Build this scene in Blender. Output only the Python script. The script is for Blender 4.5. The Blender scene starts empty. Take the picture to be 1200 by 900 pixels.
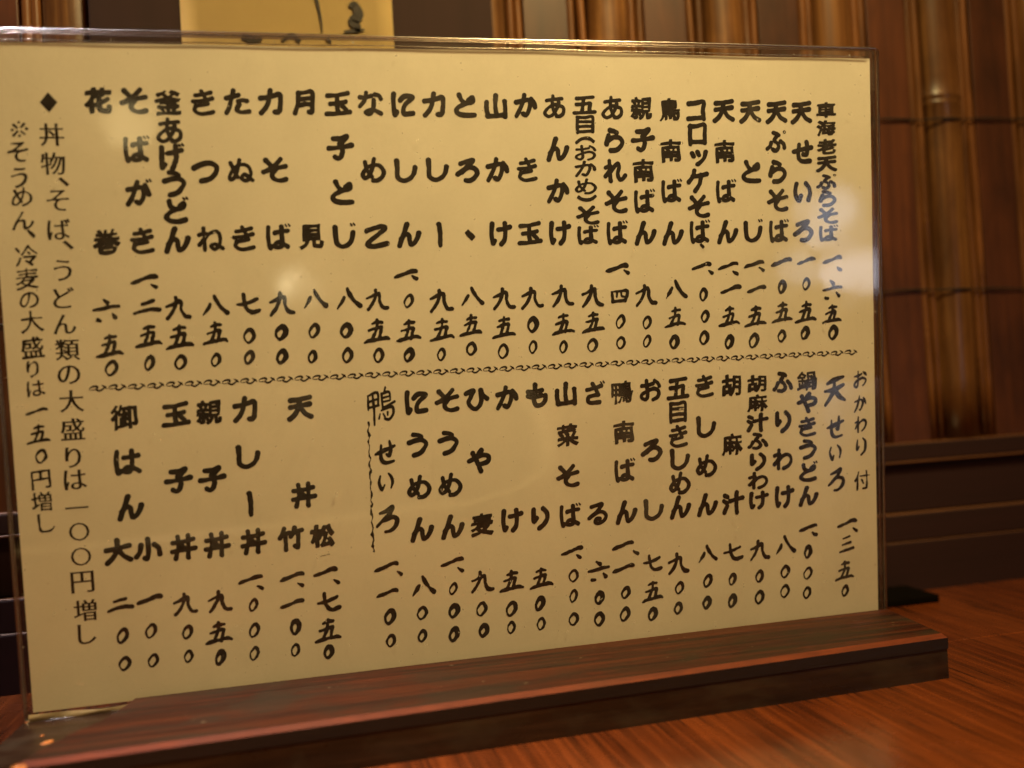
import bpy, bmesh, math, random
import numpy as np
from mathutils import Vector, Matrix
R = math.radians
MM = 0.001
scene = bpy.context.scene
col = scene.collection
random.seed(7)
rng = np.random.default_rng(11)

# ------------------------------------------------------------------ camera, world, lamps, exposure
def look(yaw, pitch, roll):
    f = Vector((math.sin(yaw)*math.cos(pitch), math.cos(yaw)*math.cos(pitch), math.sin(pitch)))
    r = Vector((math.cos(yaw), -math.sin(yaw), 0)); u = r.cross(f)
    r2 = math.cos(roll)*r + math.sin(roll)*u; u2 = -math.sin(roll)*r + math.cos(roll)*u
    return Matrix((r2, u2, -f)).transposed()
cam_data = bpy.data.cameras.new('camera')
cam = bpy.data.objects.new('camera', cam_data); col.objects.link(cam); scene.camera = cam
cam.matrix_world = Matrix.Translation(Vector((-65.19, -337.38, 89.03))*MM) @ look(R(12.83), R(0.7506), R(-3.43)).to_4x4()
cam_data.sensor_width = 36; cam_data.lens = 1159.07/1200*36
cam_data.clip_start = 0.005; cam_data.clip_end = 50
cam_data.dof.use_dof = True; cam_data.dof.focus_distance = 0.345; cam_data.dof.aperture_fstop = 5.6
CAMP = cam.matrix_world.translation

world = bpy.data.worlds.new('World'); scene.world = world; world.use_nodes = True
bg = world.node_tree.nodes['Background']
bg.inputs['Color'].default_value = (1.0, 0.40, 0.11, 1); bg.inputs['Strength'].default_value = 0.042

def area(name, loc, target, size, power, color, size_y=None, spread=None, shape='DISK'):
    d = bpy.data.lights.new(name, 'AREA'); d.shape = shape if size_y is None else 'RECTANGLE'
    d.size = size
    if size_y: d.size_y = size_y
    d.energy = power; d.color = color
    if spread: d.spread = spread
    o = bpy.data.objects.new(name, d); col.objects.link(o)
    o.location = loc
    o.rotation_euler = (Vector(target)-Vector(loc)).to_track_quat('-Z', 'Y').to_euler()
    return o
WARM = (1.0, 0.73, 0.30)
area('pendant_lamp', (0.165, -0.29, 0.61), (-0.01, 0.0, 0.17), 0.12, 1.52, WARM, spread=R(95))
area('warm_fill_light', (0.55, -1.5, 1.6), (0, 0, 0.1), 0.4, 6.4, (1.0, 0.37, 0.065))  # added orange fill that warms the lower paper, not a known fixture
area('tray_fill_light', (0.03, -0.52, 0.50), (0.03, -0.50, 0.0), 0.08, 0.9, (1.0, 0.75, 0.38), spread=R(75))  # added light that brightens the tray so its mirrored rim shows
# unseen lights added so their mirror images form glare spots on the case
area('cool_glare_light', (0.905, -1.295, 0.165), (0.134, -0.012, 0.137), 0.095, 0.085, (0.82, 0.86, 1.0))
area('cool_glare_light', (0.945, -1.295, 0.065), (0.134, -0.012, 0.137), 0.085, 0.085, (0.88, 0.88, 1.0))
area('cool_glare_light', (0.845, -1.295, 0.075), (0.134, -0.012, 0.137), 0.08, 0.03, (0.78, 0.86, 1.0))
area('small_glare_light', (-0.041, -1.511, 0.062), (-0.06, -0.012, 0.129), 0.05, 0.045, (1.0, 0.84, 0.50))
area('far_glare_light', (-0.298, -1.495, 0.345), (-0.107, -0.017, 0.183), 0.09, 0.06, (1.0, 0.78, 0.36))
area('rim_glare_light', (-0.53, -0.13, 1.72), (-0.17, 0, 0.235), 0.42, 0.20, (1.0, 0.90, 0.92), size_y=0.13, spread=R(7))  # added narrow light aimed to put glare on the case's top-left rim
area('rim_glint_light', (0.99, -1.4, 1.45), (0.09, 0, 0.2), 0.10, 0.5, (1.0, 0.85, 0.6))  # added light for small glints along the case's top rim
scene.view_settings.view_transform = 'Standard'
try: scene.view_settings.look = 'None'
except Exception: pass
scene.view_settings.exposure = 0.0; scene.view_settings.gamma = 1.0
scene.render.engine = 'CYCLES'
scene.cycles.max_bounces = 8; scene.cycles.transparent_max_bounces = 24
scene.cycles.caustics_reflective = False; scene.cycles.caustics_refractive = False

# ------------------------------------------------------------------ helpers
def tag(o, label=None, cat=None, group=None, kind=None):
    if label: o['label'] = label
    if cat: o['category'] = cat
    if group: o['group'] = group
    if kind: o['kind'] = kind
    return o
def empty(name, loc=(0, 0, 0), rot=(0, 0, 0)):
    o = bpy.data.objects.new(name, None); col.objects.link(o)
    o.empty_display_size = 0.02
    o.location = loc; o.rotation_euler = rot; return o
def link_mesh(name, me, mat=None, parent=None):
    o = bpy.data.objects.new(name, me); col.objects.link(o)
    if mat and not me.materials: me.materials.append(mat)
    if parent: o.parent = parent
    return o
def from_bm(name, bm, mat=None, parent=None, smooth=False):
    me = bpy.data.meshes.new(name)
    bmesh.ops.recalc_face_normals(bm, faces=bm.faces)
    bm.to_mesh(me); bm.free()
    if smooth:
        for p in me.polygons: p.use_smooth = True
    return link_mesh(name, me, mat, parent)
def box_bm(x0, x1, y0, y1, z0, z1, bev=0.0, seg=2):
    bm = bmesh.new()
    bmesh.ops.create_cube(bm, size=1)
    for v in bm.verts:
        v.co = Vector((x0+(v.co.x+.5)*(x1-x0), y0+(v.co.y+.5)*(y1-y0), z0+(v.co.z+.5)*(z1-z0)))*MM
    if bev:
        bmesh.ops.bevel(bm, geom=list(bm.edges), offset=bev*MM, segments=seg, affect='EDGES', profile=0.5)
    return bm
def tube_bm(pts, rad, n=8, close=False):
    """tube along a polyline, mm; rad scalar or list"""
    bm = bmesh.new(); rings = []
    pts = [Vector(p) for p in pts]; m = len(pts)
    for i, p in enumerate(pts):
        a = pts[i-1] if (i or close) else p; b = pts[(i+1) % m] if (i < m-1 or close) else p
        d = (b-a).normalized()
        s = Vector((0, 0, 1)) if abs(d.z) < .9 else Vector((1, 0, 0))
        e1 = d.cross(s).normalized(); e2 = d.cross(e1)
        r = rad[i] if hasattr(rad, '__len__') else rad
        rings.append([bm.verts.new((p+e1*math.cos(k*2*math.pi/n)*r+e2*math.sin(k*2*math.pi/n)*r)*MM) for k in range(n)])
    for i in range(m if close else m-1):
        A, B = rings[i], rings[(i+1) % m]
        for k in range(n): bm.faces.new((A[k], A[(k+1) % n], B[(k+1) % n], B[k]))
    if not close:
        bm.faces.new(rings[0]); bm.faces.new(rings[-1])
    return bm

# node material helper
class M:
    def __init__(s, name):
        s.m = bpy.data.materials.new(name); s.m.use_nodes = True
        s.nt = s.m.node_tree; s.nt.nodes.clear()
        s.out = s.n('ShaderNodeOutputMaterial')
    def n(s, t, **kw):
        nd = s.nt.nodes.new(t)
        for k, v in kw.items():
            if k in nd.inputs.keys() if isinstance(k, str) else False: pass
            setattr(nd, k, v)
        return nd
    def l(s, a, b): s.nt.links.new(a, b)
    def val(s, nd, **kw):
        for k, v in kw.items(): nd.inputs[k.replace('_', ' ')].default_value = v
        return nd
    def coord(s, scale=(1, 1, 1), kind='Object', rot=(0, 0, 0), loc=(0, 0, 0)):
        tc = s.n('ShaderNodeTexCoord'); mp = s.n('ShaderNodeMapping')
        mp.inputs['Scale'].default_value = scale; mp.inputs['Rotation'].default_value = rot; mp.inputs['Location'].default_value = loc
        s.l(tc.outputs[kind], mp.inputs['Vector']); return mp.outputs['Vector']
    def noise(s, vec, scale, detail=4, rough=.5, dist=0):
        nd = s.n('ShaderNodeTexNoise'); s.l(vec, nd.inputs['Vector'])
        s.val(nd, Scale=scale, Detail=detail, Roughness=rough, Distortion=dist); return nd.outputs['Fac']
    def ramp(s, fac, stops):
        nd = s.n('ShaderNodeValToRGB'); s.l(fac, nd.inputs['Fac']); cr = nd.color_ramp
        while len(cr.elements) < len(stops): cr.elements.new(.5)
        for e, (p, c) in zip(cr.elements, stops):
            e.position = p; e.color = (c, c, c, 1) if not hasattr(c, '__len__') else (*c, 1)
        return nd.outputs['Color']
    def mix(s, fac, a, b, mode='MIX'):
        nd = s.n('ShaderNodeMixRGB', blend_type=mode)
        for sock, v in ((nd.inputs[0], fac), (nd.inputs[1], a), (nd.inputs[2], b)):
            if hasattr(v, 'is_linked'): s.l(v, sock)
            else: sock.default_value = v if not hasattr(v, '__len__') else (*v, 1)[:4]
        return nd.outputs[0]
    def bump(s, h, strength, dist=0.0002):
        nd = s.n('ShaderNodeBump'); s.l(h, nd.inputs['Height']); s.val(nd, Strength=strength, Distance=dist); return nd.outputs['Normal']
    def bsdf(s, color, rough=.5, normal=None, coat=0, coat_rough=.1, spec=.5, sheen=0):
        b = s.n('ShaderNodeBsdfPrincipled')
        for k, v in (('Base Color', color), ('Roughness', rough)):
            if hasattr(v, 'is_linked'): s.l(v, b.inputs[k])
            else: b.inputs[k].default_value = v if not hasattr(v, '__len__') else (*v, 1)[:4]
        b.inputs['Coat Weight'].default_value = coat; b.inputs['Coat Roughness'].default_value = coat_rough
        b.inputs['Specular IOR Level'].default_value = spec
        if normal is not None: s.l(normal, b.inputs['Normal'])
        s.l(b.outputs[0], s.out.inputs['Surface']); return b

# ------------------------------------------------------------------ what the menu says: glyph + position (mm) on the sheet
NAMES = [
    "花-116.6,188 巻-116.9,145.1",
    "そ-106.2,188.1 ば-106.4,173.2 が-106.5,159.9 き-106.4,145.1",
    "釜-96.2,187.6 あ-96.2,179 げ-96.2,170.8 う-95.9,162.7 ど-95.9,154.2 ん-96.2,145.2",
    "き-85.7,187.7 つ-86.2,166.6 ね-85.9,145.2",
    "た-75.4,187.8 ぬ-75.6,166.5 き-75.8,145.2",
    "力-64.9,187.9 そ-65,166.7 ば-65.1,145.3",
    "月-54.5,187.9 見-54.6,145.3",
    "玉-44,187.5 子-44,173.6 と-44.1,159.4 じ-44.3,145.1",
    "な-33.4,187.8 め-33.6,166.4 こ-33.8,145.1",
    "に-23,187.6 し-23.2,166.1 ん-23.1,145.2",
    "力-12.5,187.4 し-12.7,166.3 ー-12.8,144.9",
    "と-2.2,187.5 ろ-2.3,166.2 、-2.4,144.7",
    "山8.2,187 か7.9,166.1 け8,144.8",
    "か18.5,187.4 き18.2,166.1 玉18.2,144.6",
    "あ28.6,187.2 ん29,173 か28.7,158.8 け28.8,144.6",
    "五39.3,187.8,0.8 目39.2,181.2,0.8 （39.1,176,0.8 お39,171.7,0.68 か38.8,166.2,0.68 め38.8,160.3,0.68 ）38.8,156.2,0.8 そ39.1,150.5,0.8 ば38.8,143.7,0.8",
    "あ49.3,186.9 ら49.5,176 れ49.5,165.5 そ49.5,155 ば49.4,144.2",
    "親59.8,186.8 子59.9,176 南59.8,165.5 ば59.8,154.9 ん59.7,144",
    "鳥70.1,186.4 南70.2,172.3 ば70,158.3 ん69.9,143.7",
    "コ80.3,186 ロ80.3,178.1 ッ80.7,170.2,0.85 ケ80.1,161.9 そ80.2,152.9 ば80.2,143.9 、81,139,0.55",
    "天90.5,186.1 南90.5,172 ば90.6,158 ん90.7,143.7",
    "天100.7,185.9 と100.6,164.9 じ100.6,143.7",
    "天110.9,185.8 ぷ110.7,175.4 ら110.8,164.8 そ110.7,154.6 ば110.8,143.5",
    "天120.7,185.7 せ120.9,171.5 い120.7,157.5 ろ120.6,143.6",
    "車130.6,186.6,0.72 海130.5,180.2,0.72 老130.5,173.6,0.72 天130.4,167.4,0.72 ぷ130.4,160.9,0.72 ら130.5,155,0.72 そ130.5,148.7,0.72 ば130.6,142.3,0.72",
    "御-115.4,90.4 は-115.3,76.1 ん-115.4,61.8 大-119.8,47.9 小-110.8,47.7",
    "玉-99.9,90.1 子-100.4,69.1 丼-100.2,47.6",
    "親-89.7,90.3 子-90.1,68.7 丼-89.9,47.4",
    "力-78.4,90.4 し-78.7,75.2 ー-78.8,59.7 丼-78.5,47.4",
    "天-61.3,89.9 丼-61.7,61.3 竹-66.3,47.2 松-56.3,47.2",
    "に-23.3,89.6 う-23.5,75.3 め-23.5,60.9 ん-23.5,46.5",
    "そ-12.8,89.6 う-13.1,75.2 め-12.9,60.8 ん-13,46.5",
    "ひ-2.7,89.6 や-2.6,68.2 麦-2.7,46.3",
    "か7.9,89.2 け7.9,46.8",
    "も18.3,89.3 り17.9,46.7",
    "山28.8,89.1 菜28.8,74.9 そ28.5,60.7 ば28.7,46.7",
    "ざ39.1,88.9 る38.7,46.6",
    "鴨49.3,88.7 南49.5,74.7 ば49.3,61 ん49.3,46.2",
    "お59.8,88.9 ろ59.7,67.6 し59.5,46.2",
    "五70.3,88.9 目70,80.4 き69.9,71.8 し70,63.5 め70,54.9 ん69.7,46.3",
    "き80.4,89.1 し80.4,74.5 め80.4,60.4 ん80.1,46.3",
    "胡90.8,88.8 麻90.5,67.5 汁90.3,46.1",
    "胡100.8,88.9,0.8 麻100.8,81.9,0.8 汁100.6,74.7,0.8 ふ100.6,67.9,0.8 り100.4,60.4,0.8 わ100.6,53.5,0.8 け100.4,46.2,0.8",
    "ふ111,88.8 り110.8,74.4 わ110.6,60.6 け110.7,46.6",
    "鍋120.8,88.8,0.9 や120.8,80.7,0.9 き120.6,71.9,0.9 う120.6,63.6,0.9 ど120.5,55.1,0.9 ん120.3,46.2,0.9",
]
PRICES = [
    "六-118.3,123.8 五-118.1,112.8 〇-118.1,105.8",
    "一-106.7,133.2 、-104.1,131.1 二-106.2,124.4 五-106.5,115.3 〇-106.8,106.8",
    "九-97.3,123.8 五-97.5,114.6 〇-97.5,106.6",
    "八-85.9,123.9 五-86.4,115.2 〇-86.7,106.8",
    "七-75.7,124.1 〇-76,114 〇-76.4,107.1",
    "九-65.3,123.9 〇-66,114.6 〇-66.2,106.8",
    "八-54.8,124.9 〇-55.5,114.7 〇-56.5,106.3",
    "八-44,124.5 〇-45.2,114.3 〇-45.2,106.2",
    "九-34.7,124.1 五-35.2,113.8 〇-35,105.7",
    "一-24.5,132.4 、-21.9,130.9 〇-24.2,123.3 五-24.6,113.4 〇-25,105.3",
    "九-13.4,123.1 五-13.6,113.2 〇-14.1,105",
    "八-2.8,123.7 五-3.5,114.2 〇-3.8,106.4",
    "九8.1,122.9 五7.8,113.1 〇7.2,105",
    "九18.1,122.7 〇17.9,113.6 〇17.7,106",
    "九28.9,123.1 五28.7,113.4 〇28.5,105.5",
    "九39.6,122.8 五39.4,113.5 〇39,105.6",
    "一49,132.1 、52.3,130.5 四49.5,122.3 〇49.5,113.4 〇49.4,106",
    "九59.3,122.5 〇59.3,112.7 〇59.1,106.1",
    "八70.5,123.7 五69.9,113.9 〇69.3,105.3",
    "一80.5,131.8 、83.6,129.6 〇80.9,121.7 〇81.3,113.9 〇80.7,106.3",
    "一90.8,131.5 、93.2,129.3 一91.6,123.4 五90.6,113.5 〇90.3,104.4",
    "一100.8,132 、103.6,130.2 一101.4,123 五100.8,113.1 〇99.9,104.4",
    "一111.6,132.4 〇111.5,123.3 五111.3,114.1 〇111,105.6",
    "一121.4,132.5 〇121.2,124.1 五120.8,113.8 〇120.3,106.2",
    "一132.1,132.6 、134.6,129.4 六131.8,121.6 五131.4,112.8 〇131.7,105.9",
    "二-120.3,30.8 〇-120.3,20.8 〇-120.2,11.7 一-111.3,31.7 〇-111.7,21.4 〇-111.6,11.7",
    "九-100.8,29 〇-100.7,19.7 〇-100.8,11.8",
    "九-90.2,28.7 五-91.1,18.3 〇-91.1,10.2",
    "一-80,35 、-77.2,32 〇-79.7,26.4 〇-79.9,18 〇-80.3,10.3",
    "一-66.8,34.6 、-64.4,31.7 一-67.2,25.7 〇-66.8,17.6 〇-67.2,9.9 一-55.9,35.1 、-53,31.6 七-55.6,24.7 五-56.4,15.3 〇-56.5,8",
    "八-23.9,26.8 〇-24.7,17.7 〇-25,9.8",
    "一-13.5,34.4 、-10.9,31.5 〇-13.7,25 〇-13.8,17.3 〇-14.2,9.1",
    "九-3.7,26.3 〇-4.2,16.9 〇-3.8,9.3",
    "五6.7,25.6 〇6.3,15.8 〇6,9.3",
    "五17.3,25.6 〇16.5,16.6 〇16.7,9.4",
    "一29.1,34.3 、31.2,32.2 〇29.1,25.2 〇28.8,18 〇28.5,9.7",
    "六38.5,26 〇38.2,16.3 〇37.9,8.7",
    "一47.7,34.4 、52.3,31.5 一47.6,26.2 〇48.1,17.2 〇47.5,9.4",
    "七58.6,26.8 五58.2,16.6 〇57.9,8.3",
    "九68.3,25.9 〇68.5,16.8 〇67.8,9.4",
    "八79.7,28 〇79.5,18.3 〇78.9,10.2",
    "七89.6,27.8 〇89.2,17.9 〇88.9,9.8",
    "九100.3,27.6 〇99.9,17.9 〇99.7,10.1",
    "八110.6,28.4 〇110.3,18.6 〇110,11.3",
    "一120.1,34.2 、122.5,31.9 〇119.7,25.1 〇119.5,17.1 〇119,9.8",
]
BRUSH = [
    "せ-34.3,73.1 い-34.7,63.7,0.8 ろ-34.8,50.7,1.1",
    "天132,84.5,1.25 せ132,70.8 い131.8,61.6,0.8 ろ132,51.3,1.05",
    "お142.6,88.3,0.8 か142.4,79.1,0.75 わ142.6,71.4,0.75 り142.5,63.1,0.8 付142.6,50.3,1",
]
BRUSH_PRICES = [
    "一-35.9,34.9 、-31.8,32.2 一-36,25.8 〇-35.7,17.6 〇-35.7,9.4",
    "一136.1,34.7 、139.1,32 三135.4,25.9 五134.8,16.6 〇134.7,8.9",
]
KAMO = "鴨-34.9,88.9,1.5"
NOTE_A = "丼-130.5,177.7 物-130.7,169 、-128,163.5 そ-130.1,157.9,0.95 ば-130.4,149.1,0.95 、-128,144.3 う-130.1,136.6,0.95 ど-130.4,128.2,0.95 ん-130.7,120.1,0.95 類-130.4,112.2 の-130.5,104.5,0.95 大-130.3,96.3 盛-130.6,87.5 り-131,78.7,0.95 は-130.9,71.7,0.95 一-131,62.9 〇-130.8,55.3,0.85 〇-130.8,47.4,0.85 円-130.9,39.3 増-130.7,30.2 し-130.7,22.6,0.95"
NOTE_B = "※-139.5,179.3,0.75 そ-140.3,172.6,0.95 う-140.5,164.9,0.95 め-140.2,159,0.9 ん-140.3,152.1,0.95 、-138.2,148.1 冷-140.1,141.3 麦-140.4,134.4 の-140.3,127.8,0.85 大-140,121.3 盛-140.3,113.4 り-140.6,106.9,0.8 は-140.3,100.8,0.8 一-140.5,93.7,0.9 五-140.5,86.6 〇-140.2,79.7,0.75 円-140.7,72.5,0.9 増-141,65.6,0.95 し-140,58.8,0.95"

# ------------------------------------------------------------------ materials
def mat_table():
    m = M('table_wood')
    v = m.coord((420, 9, 60)); v2 = m.coord((1, 1, 1)); v3 = m.coord((620, 17, 100))
    g = m.noise(v, 1.0, 6, .62, .35)
    big = m.noise(m.coord((26, 5, 5)), 1.0, 3, .5, .6)
    base = m.ramp(g, [(.32, (.020, .006, .003)), (.47, (.085, .017, .005)), (.66, (.23, .052, .012))])
    base = m.mix(m.ramp(big, [(.3, .0), (.75, .5)]), base, (.32, .082, .019))
    pores = m.ramp(m.noise(v3, 1.0, 4, .65, .15), [(.34, 1), (.46, 0)])
    patch = m.ramp(m.noise(m.coord((55, 22, 30)), 1, 2, .5, .3), [(.36, .15), (.55, 1)])
    pf = m.mix(1.0, pores, patch, 'MULTIPLY')
    base = m.mix(pf, base, (.014, .006, .004))
    wear = m.ramp(m.noise(m.coord((190, 120, 60)), 1, 5, .7, .2), [(.63, 0), (.74, .55)])
    base = m.mix(wear, base, (.10, .022, .010))
    rough = m.ramp(m.noise(v2, 60, 4, .6), [(.3, .16), (.75, .36)])
    m.bsdf(base, rough, m.bump(m.mix(.5, g, pores), .30, .0003), coat=.6, coat_rough=.20); return m.m
def mat_rail(dark=True):
    m = M('rail_wood' if dark else 'base_wood')
    g = m.noise(m.coord((16, 420, 300)), 1, 6, .65, .4)
    s = m.noise(m.coord((5, 90, 60), loc=(3, 1, 0)), 1, 3, .5, .5)
    blot = m.noise(m.coord((34, 60, 60), loc=(1, 0, 0)), 1, 4, .6, .4)
    if dark:
        base = m.ramp(g, [(.3, (.012, .004, .003)), (.5, (.040, .010, .006)), (.72, (.105, .023, .009))])
        base = m.mix(m.ramp(blot, [(.42, 0), (.62, .75)]), base, (.028, .021, .013))
        base = m.mix(m.ramp(s, [(.5, 0), (.64, .5)]), base, (.10, .027, .011))
        specks = m.ramp(m.noise(m.coord((300, 300, 300)), 1, 2, .5), [(.73, 0), (.79, .4)])
        base = m.mix(specks, base, (.34, .25, .15))
        rough = m.ramp(blot, [(.3, .45), (.7, .65)])
    else:
        base = m.ramp(g, [(.3, (.016, .008, .005)), (.55, (.032, .016, .010)), (.75, (.060, .030, .018))])
        base = m.mix(m.ramp(blot, [(.5, 0), (.68, .6)]), base, (.055, .040, .028))
        rough = m.ramp(blot, [(.3, .22), (.7, .45)])
    m.bsdf(base, rough, m.bump(g, .3, .0002), coat=0, spec=.2 if dark else .3); return m.m
def mat_edge():
    m = M('worn_red_edge')
    g = m.noise(m.coord((60, 300, 300)), 1, 5, .6, .3)
    w = m.noise(m.coord((22, 60, 60), loc=(2, 0, 0)), 1, 3, .6)
    base = m.ramp(g, [(.3, (.10, .019, .007)), (.7, (.22, .044, .012))])
    base = m.mix(m.ramp(w, [(.52, 0), (.66, .7)]), base, (.12, .03, .012))
    m.bsdf(base, .6, m.bump(g, .2), coat=0, spec=.2); return m.m
def mat_bare():
    m = M('bare_orange_wood')
    g = m.noise(m.coord((200, 300, 300)), 1, 4, .6, .3)
    m.bsdf(m.ramp(g, [(.3, (.45, .13, .03)), (.7, (.70, .27, .07))]), .45, m.bump(g, .3)); return m.m
def mat_paper():
    m = M('menu_paper')
    v = m.coord((1, 1, 1))
    f = m.noise(v, 900, 3, .7); b = m.noise(v, 28, 4, .55); st = m.noise(v, 260, 2, .5)
    base = m.ramp(b, [(.3, (.765, .735, .63)), (.7, (.86, .825, .715))])
    base = m.mix(m.ramp(f, [(.35, .10), (.6, 0)]), base, (.62, .58, .48))
    base = m.mix(m.ramp(st, [(.775, 0), (.80, .45)]), base, (.42, .30, .18))
    m.bsdf(base, .75, m.bump(f, .15, .00005), spec=.3); return m.m
def mat_ink():
    m = M('black_ink')
    f = m.noise(m.coord((1, 1, 1)), 500, 3, .6)
    base = m.ramp(f, [(.3, (.012, .010, .009)), (.75, (.034, .026, .022))])
    m.bsdf(base, .55, spec=.3); return m.m
def mat_case(edge=False):
    m = M('clear_plastic_edge' if edge else 'clear_plastic')
    tr = m.n('ShaderNodeBsdfTransparent'); gl = m.n('ShaderNodeBsdfGlossy'); mx = m.n('ShaderNodeMixShader')
    lw = m.n('ShaderNodeLayerWeight'); lw.inputs['Blend'].default_value = .5
    pw = m.n('ShaderNodeMath', operation='POWER'); m.l(lw.outputs['Facing'], pw.inputs[0]); pw.inputs[1].default_value = 5.0
    fr = m.n('ShaderNodeMath', operation='MULTIPLY_ADD'); m.l(pw.outputs[0], fr.inputs[0]); fr.inputs[1].default_value = .9; fr.inputs[2].default_value = .065
    tr.inputs['Color'].default_value = (.80, .74, .70, 1) if edge else (.965, .965, .955, 1)
    gl.inputs['Roughness'].default_value = .22 if edge else .06
    if not edge:
        v = m.coord((1, 1, 1))
        h = m.noise(v, 22, 2, .5, .3)
        nb = m.bump(h, .22, .0012); m.l(nb, gl.inputs['Normal'])
        sc = m.ramp(m.noise(m.coord((60, 60, 60), loc=(4, 0, 1)), 1, 4, .7), [(.35, .035), (.7, .10)])
        m.l(sc, gl.inputs['Roughness'])
    if edge:
        ad = m.n('ShaderNodeMath', operation='MULTIPLY_ADD'); ad.inputs[1].default_value = 1.0; ad.inputs[2].default_value = .28
        m.l(fr.outputs[0], ad.inputs[0]); m.l(ad.outputs[0], mx.inputs[0])
    else:
        m.l(fr.outputs[0], mx.inputs[0])
    m.l(tr.outputs[0], mx.inputs[1]); m.l(gl.outputs[0], mx.inputs[2])
    if edge: m.l(mx.outputs[0], m.out.inputs['Surface'])
    else:   # dust and faint scuffs lying on the plastic
        df = m.n('ShaderNodeBsdfDiffuse'); df.inputs['Color'].default_value = (.7, .66, .58, 1); m2 = m.n('ShaderNodeMixShader')
        v = m.coord((1, 1, 1))
        sp = m.ramp(m.noise(v, 520, 2, .5), [(.735, 0), (.765, .5)])
        sm = m.ramp(m.noise(m.coord((24, 24, 15), rot=(0, .5, 0)), 1, 5, .72, .8), [(.52, .0), (.80, .085)])
        m.l(m.mix(1.0, sp, sm, 'ADD'), m2.inputs[0])
        m.l(mx.outputs[0], m2.inputs[1]); m.l(df.outputs[0], m2.inputs[2]); m.l(m2.outputs[0], m.out.inputs['Surface'])
    return m.m
def mat_bamboo(name, c0, c1, c2, rough=.35, coat=.3, xs=500):
    m = M(name)
    info = m.n('ShaderNodeObjectInfo')
    tc = m.n('ShaderNodeTexCoord'); mp = m.n('ShaderNodeMapping'); mp.inputs['Scale'].default_value = (xs, xs, 11)
    ad = m.n('ShaderNodeVectorMath', operation='ADD'); m.l(tc.outputs['Object'], ad.inputs[0]); 
    cx = m.n('ShaderNodeCombineXYZ'); m.l(info.outputs['Random'], cx.inputs[0]); m.l(info.outputs['Random'], cx.inputs[2]); m.l(cx.outputs[0], ad.inputs[1])
    m.l(ad.outputs[0], mp.inputs['Vector']); v = mp.outputs['Vector']
    g = m.noise(v, 1, 5, .6, .3)
    base = m.ramp(g, [(.3, c0), (.52, c1), (.75, c2)])
    mp2 = m.n('ShaderNodeMapping'); mp2.inputs['Scale'].default_value = (40, 40, 18); m.l(ad.outputs[0], mp2.inputs['Vector'])
    bl = m.noise(mp2.outputs['Vector'], 1, 4, .6, .3)
    base = m.mix(m.ramp(bl, [(.42, 0), (.68, .7)]), base, tuple(k*.42 for k in c0))
    hs = m.n('ShaderNodeHueSaturation'); m.l(base, hs.inputs['Color'])
    mr = m.n('ShaderNodeMapRange'); m.l(info.outputs['Random'], mr.inputs[0]); mr.inputs[3].default_value = .72; mr.inputs[4].default_value = 1.22
    m.l(mr.outputs[0], hs.inputs['Value'])
    m.bsdf(hs.outputs['Color'], rough, m.bump(g, .35, .0004), coat=coat, coat_rough=.2); return m.m
def mat_plain(name, color, rough=.5, var=.35, scale=(40, 40, 40), coat=0):
    m = M(name)
    g = m.noise(m.coord(scale), 1, 5, .6, .3)
    m.bsdf(m.mix(m.ramp(g, [(.3, 0), (.75, var)]), color, tuple(k*1.9+.004 for k in color)), rough, m.bump(g, .25, .0003), coat=coat); return m.m

T_WOOD = mat_table(); RAIL = mat_rail(True); BASE = mat_rail(False); EDGE = mat_edge(); BARE = mat_bare()
PAPER = mat_paper(); INK = mat_ink(); CASE = mat_case(); CASE_E = mat_case(True)
BOARD = mat_bamboo('red_brown_board', (.060, .017, .005), (.082, .024, .007), (.115, .035, .010), .45, .15, 260)
POLE = mat_bamboo('smoked_bamboo', (.095, .038, .012), (.17, .074, .023), (.30, .150, .050), .36, .4)
STRIP = mat_bamboo('split_bamboo', (.13, .048, .014), (.20, .080, .024), (.29, .125, .040), .35, .35)
TWINE = mat_plain('dark_twine', (.010, .006, .004), .8, .3, (900, 900, 900))
DADO = mat_plain('dark_stained_wood', (.015, .0015, .0026), .7, .4, (9, 120, 160), .0)
DADO_LIT = mat_plain('lit_stained_wood', (.13, .055, .023), .5, .5, (30, 200, 200))  # lighter copy of the dado colour, painting the light its ledges catch
PANEL = mat_plain('near_black_board', (.020, .005, .004), .85, .4, (120, 60, 9))
NOTICE = mat_plain('aged_notice_paper', (.66, .49, .22), .85, .06, (60, 60, 60))

# ------------------------------------------------------------------ table (top at z = -14 mm)
TZ = -14.0
table = tag(empty('table', (0, 0, TZ*MM)), 'orange brown varnished wooden table carrying the menu stand', 'table')
def board(x0, x1, y0, y1, name='board'):
    b = box_bm(x0, x1, y0, y1, -24, 0, .35)
    return from_bm(name, b, T_WOOD, table)
board(-420, 620, -600, -4.2); board(-420, 620, -3.7, 79.6)
from_bm('joint_filler', box_bm(-419, 619, -4.3, -3.6, -23, -.42), mat_plain('pale_filler', (.42, .17, .06), .6), table)

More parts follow.
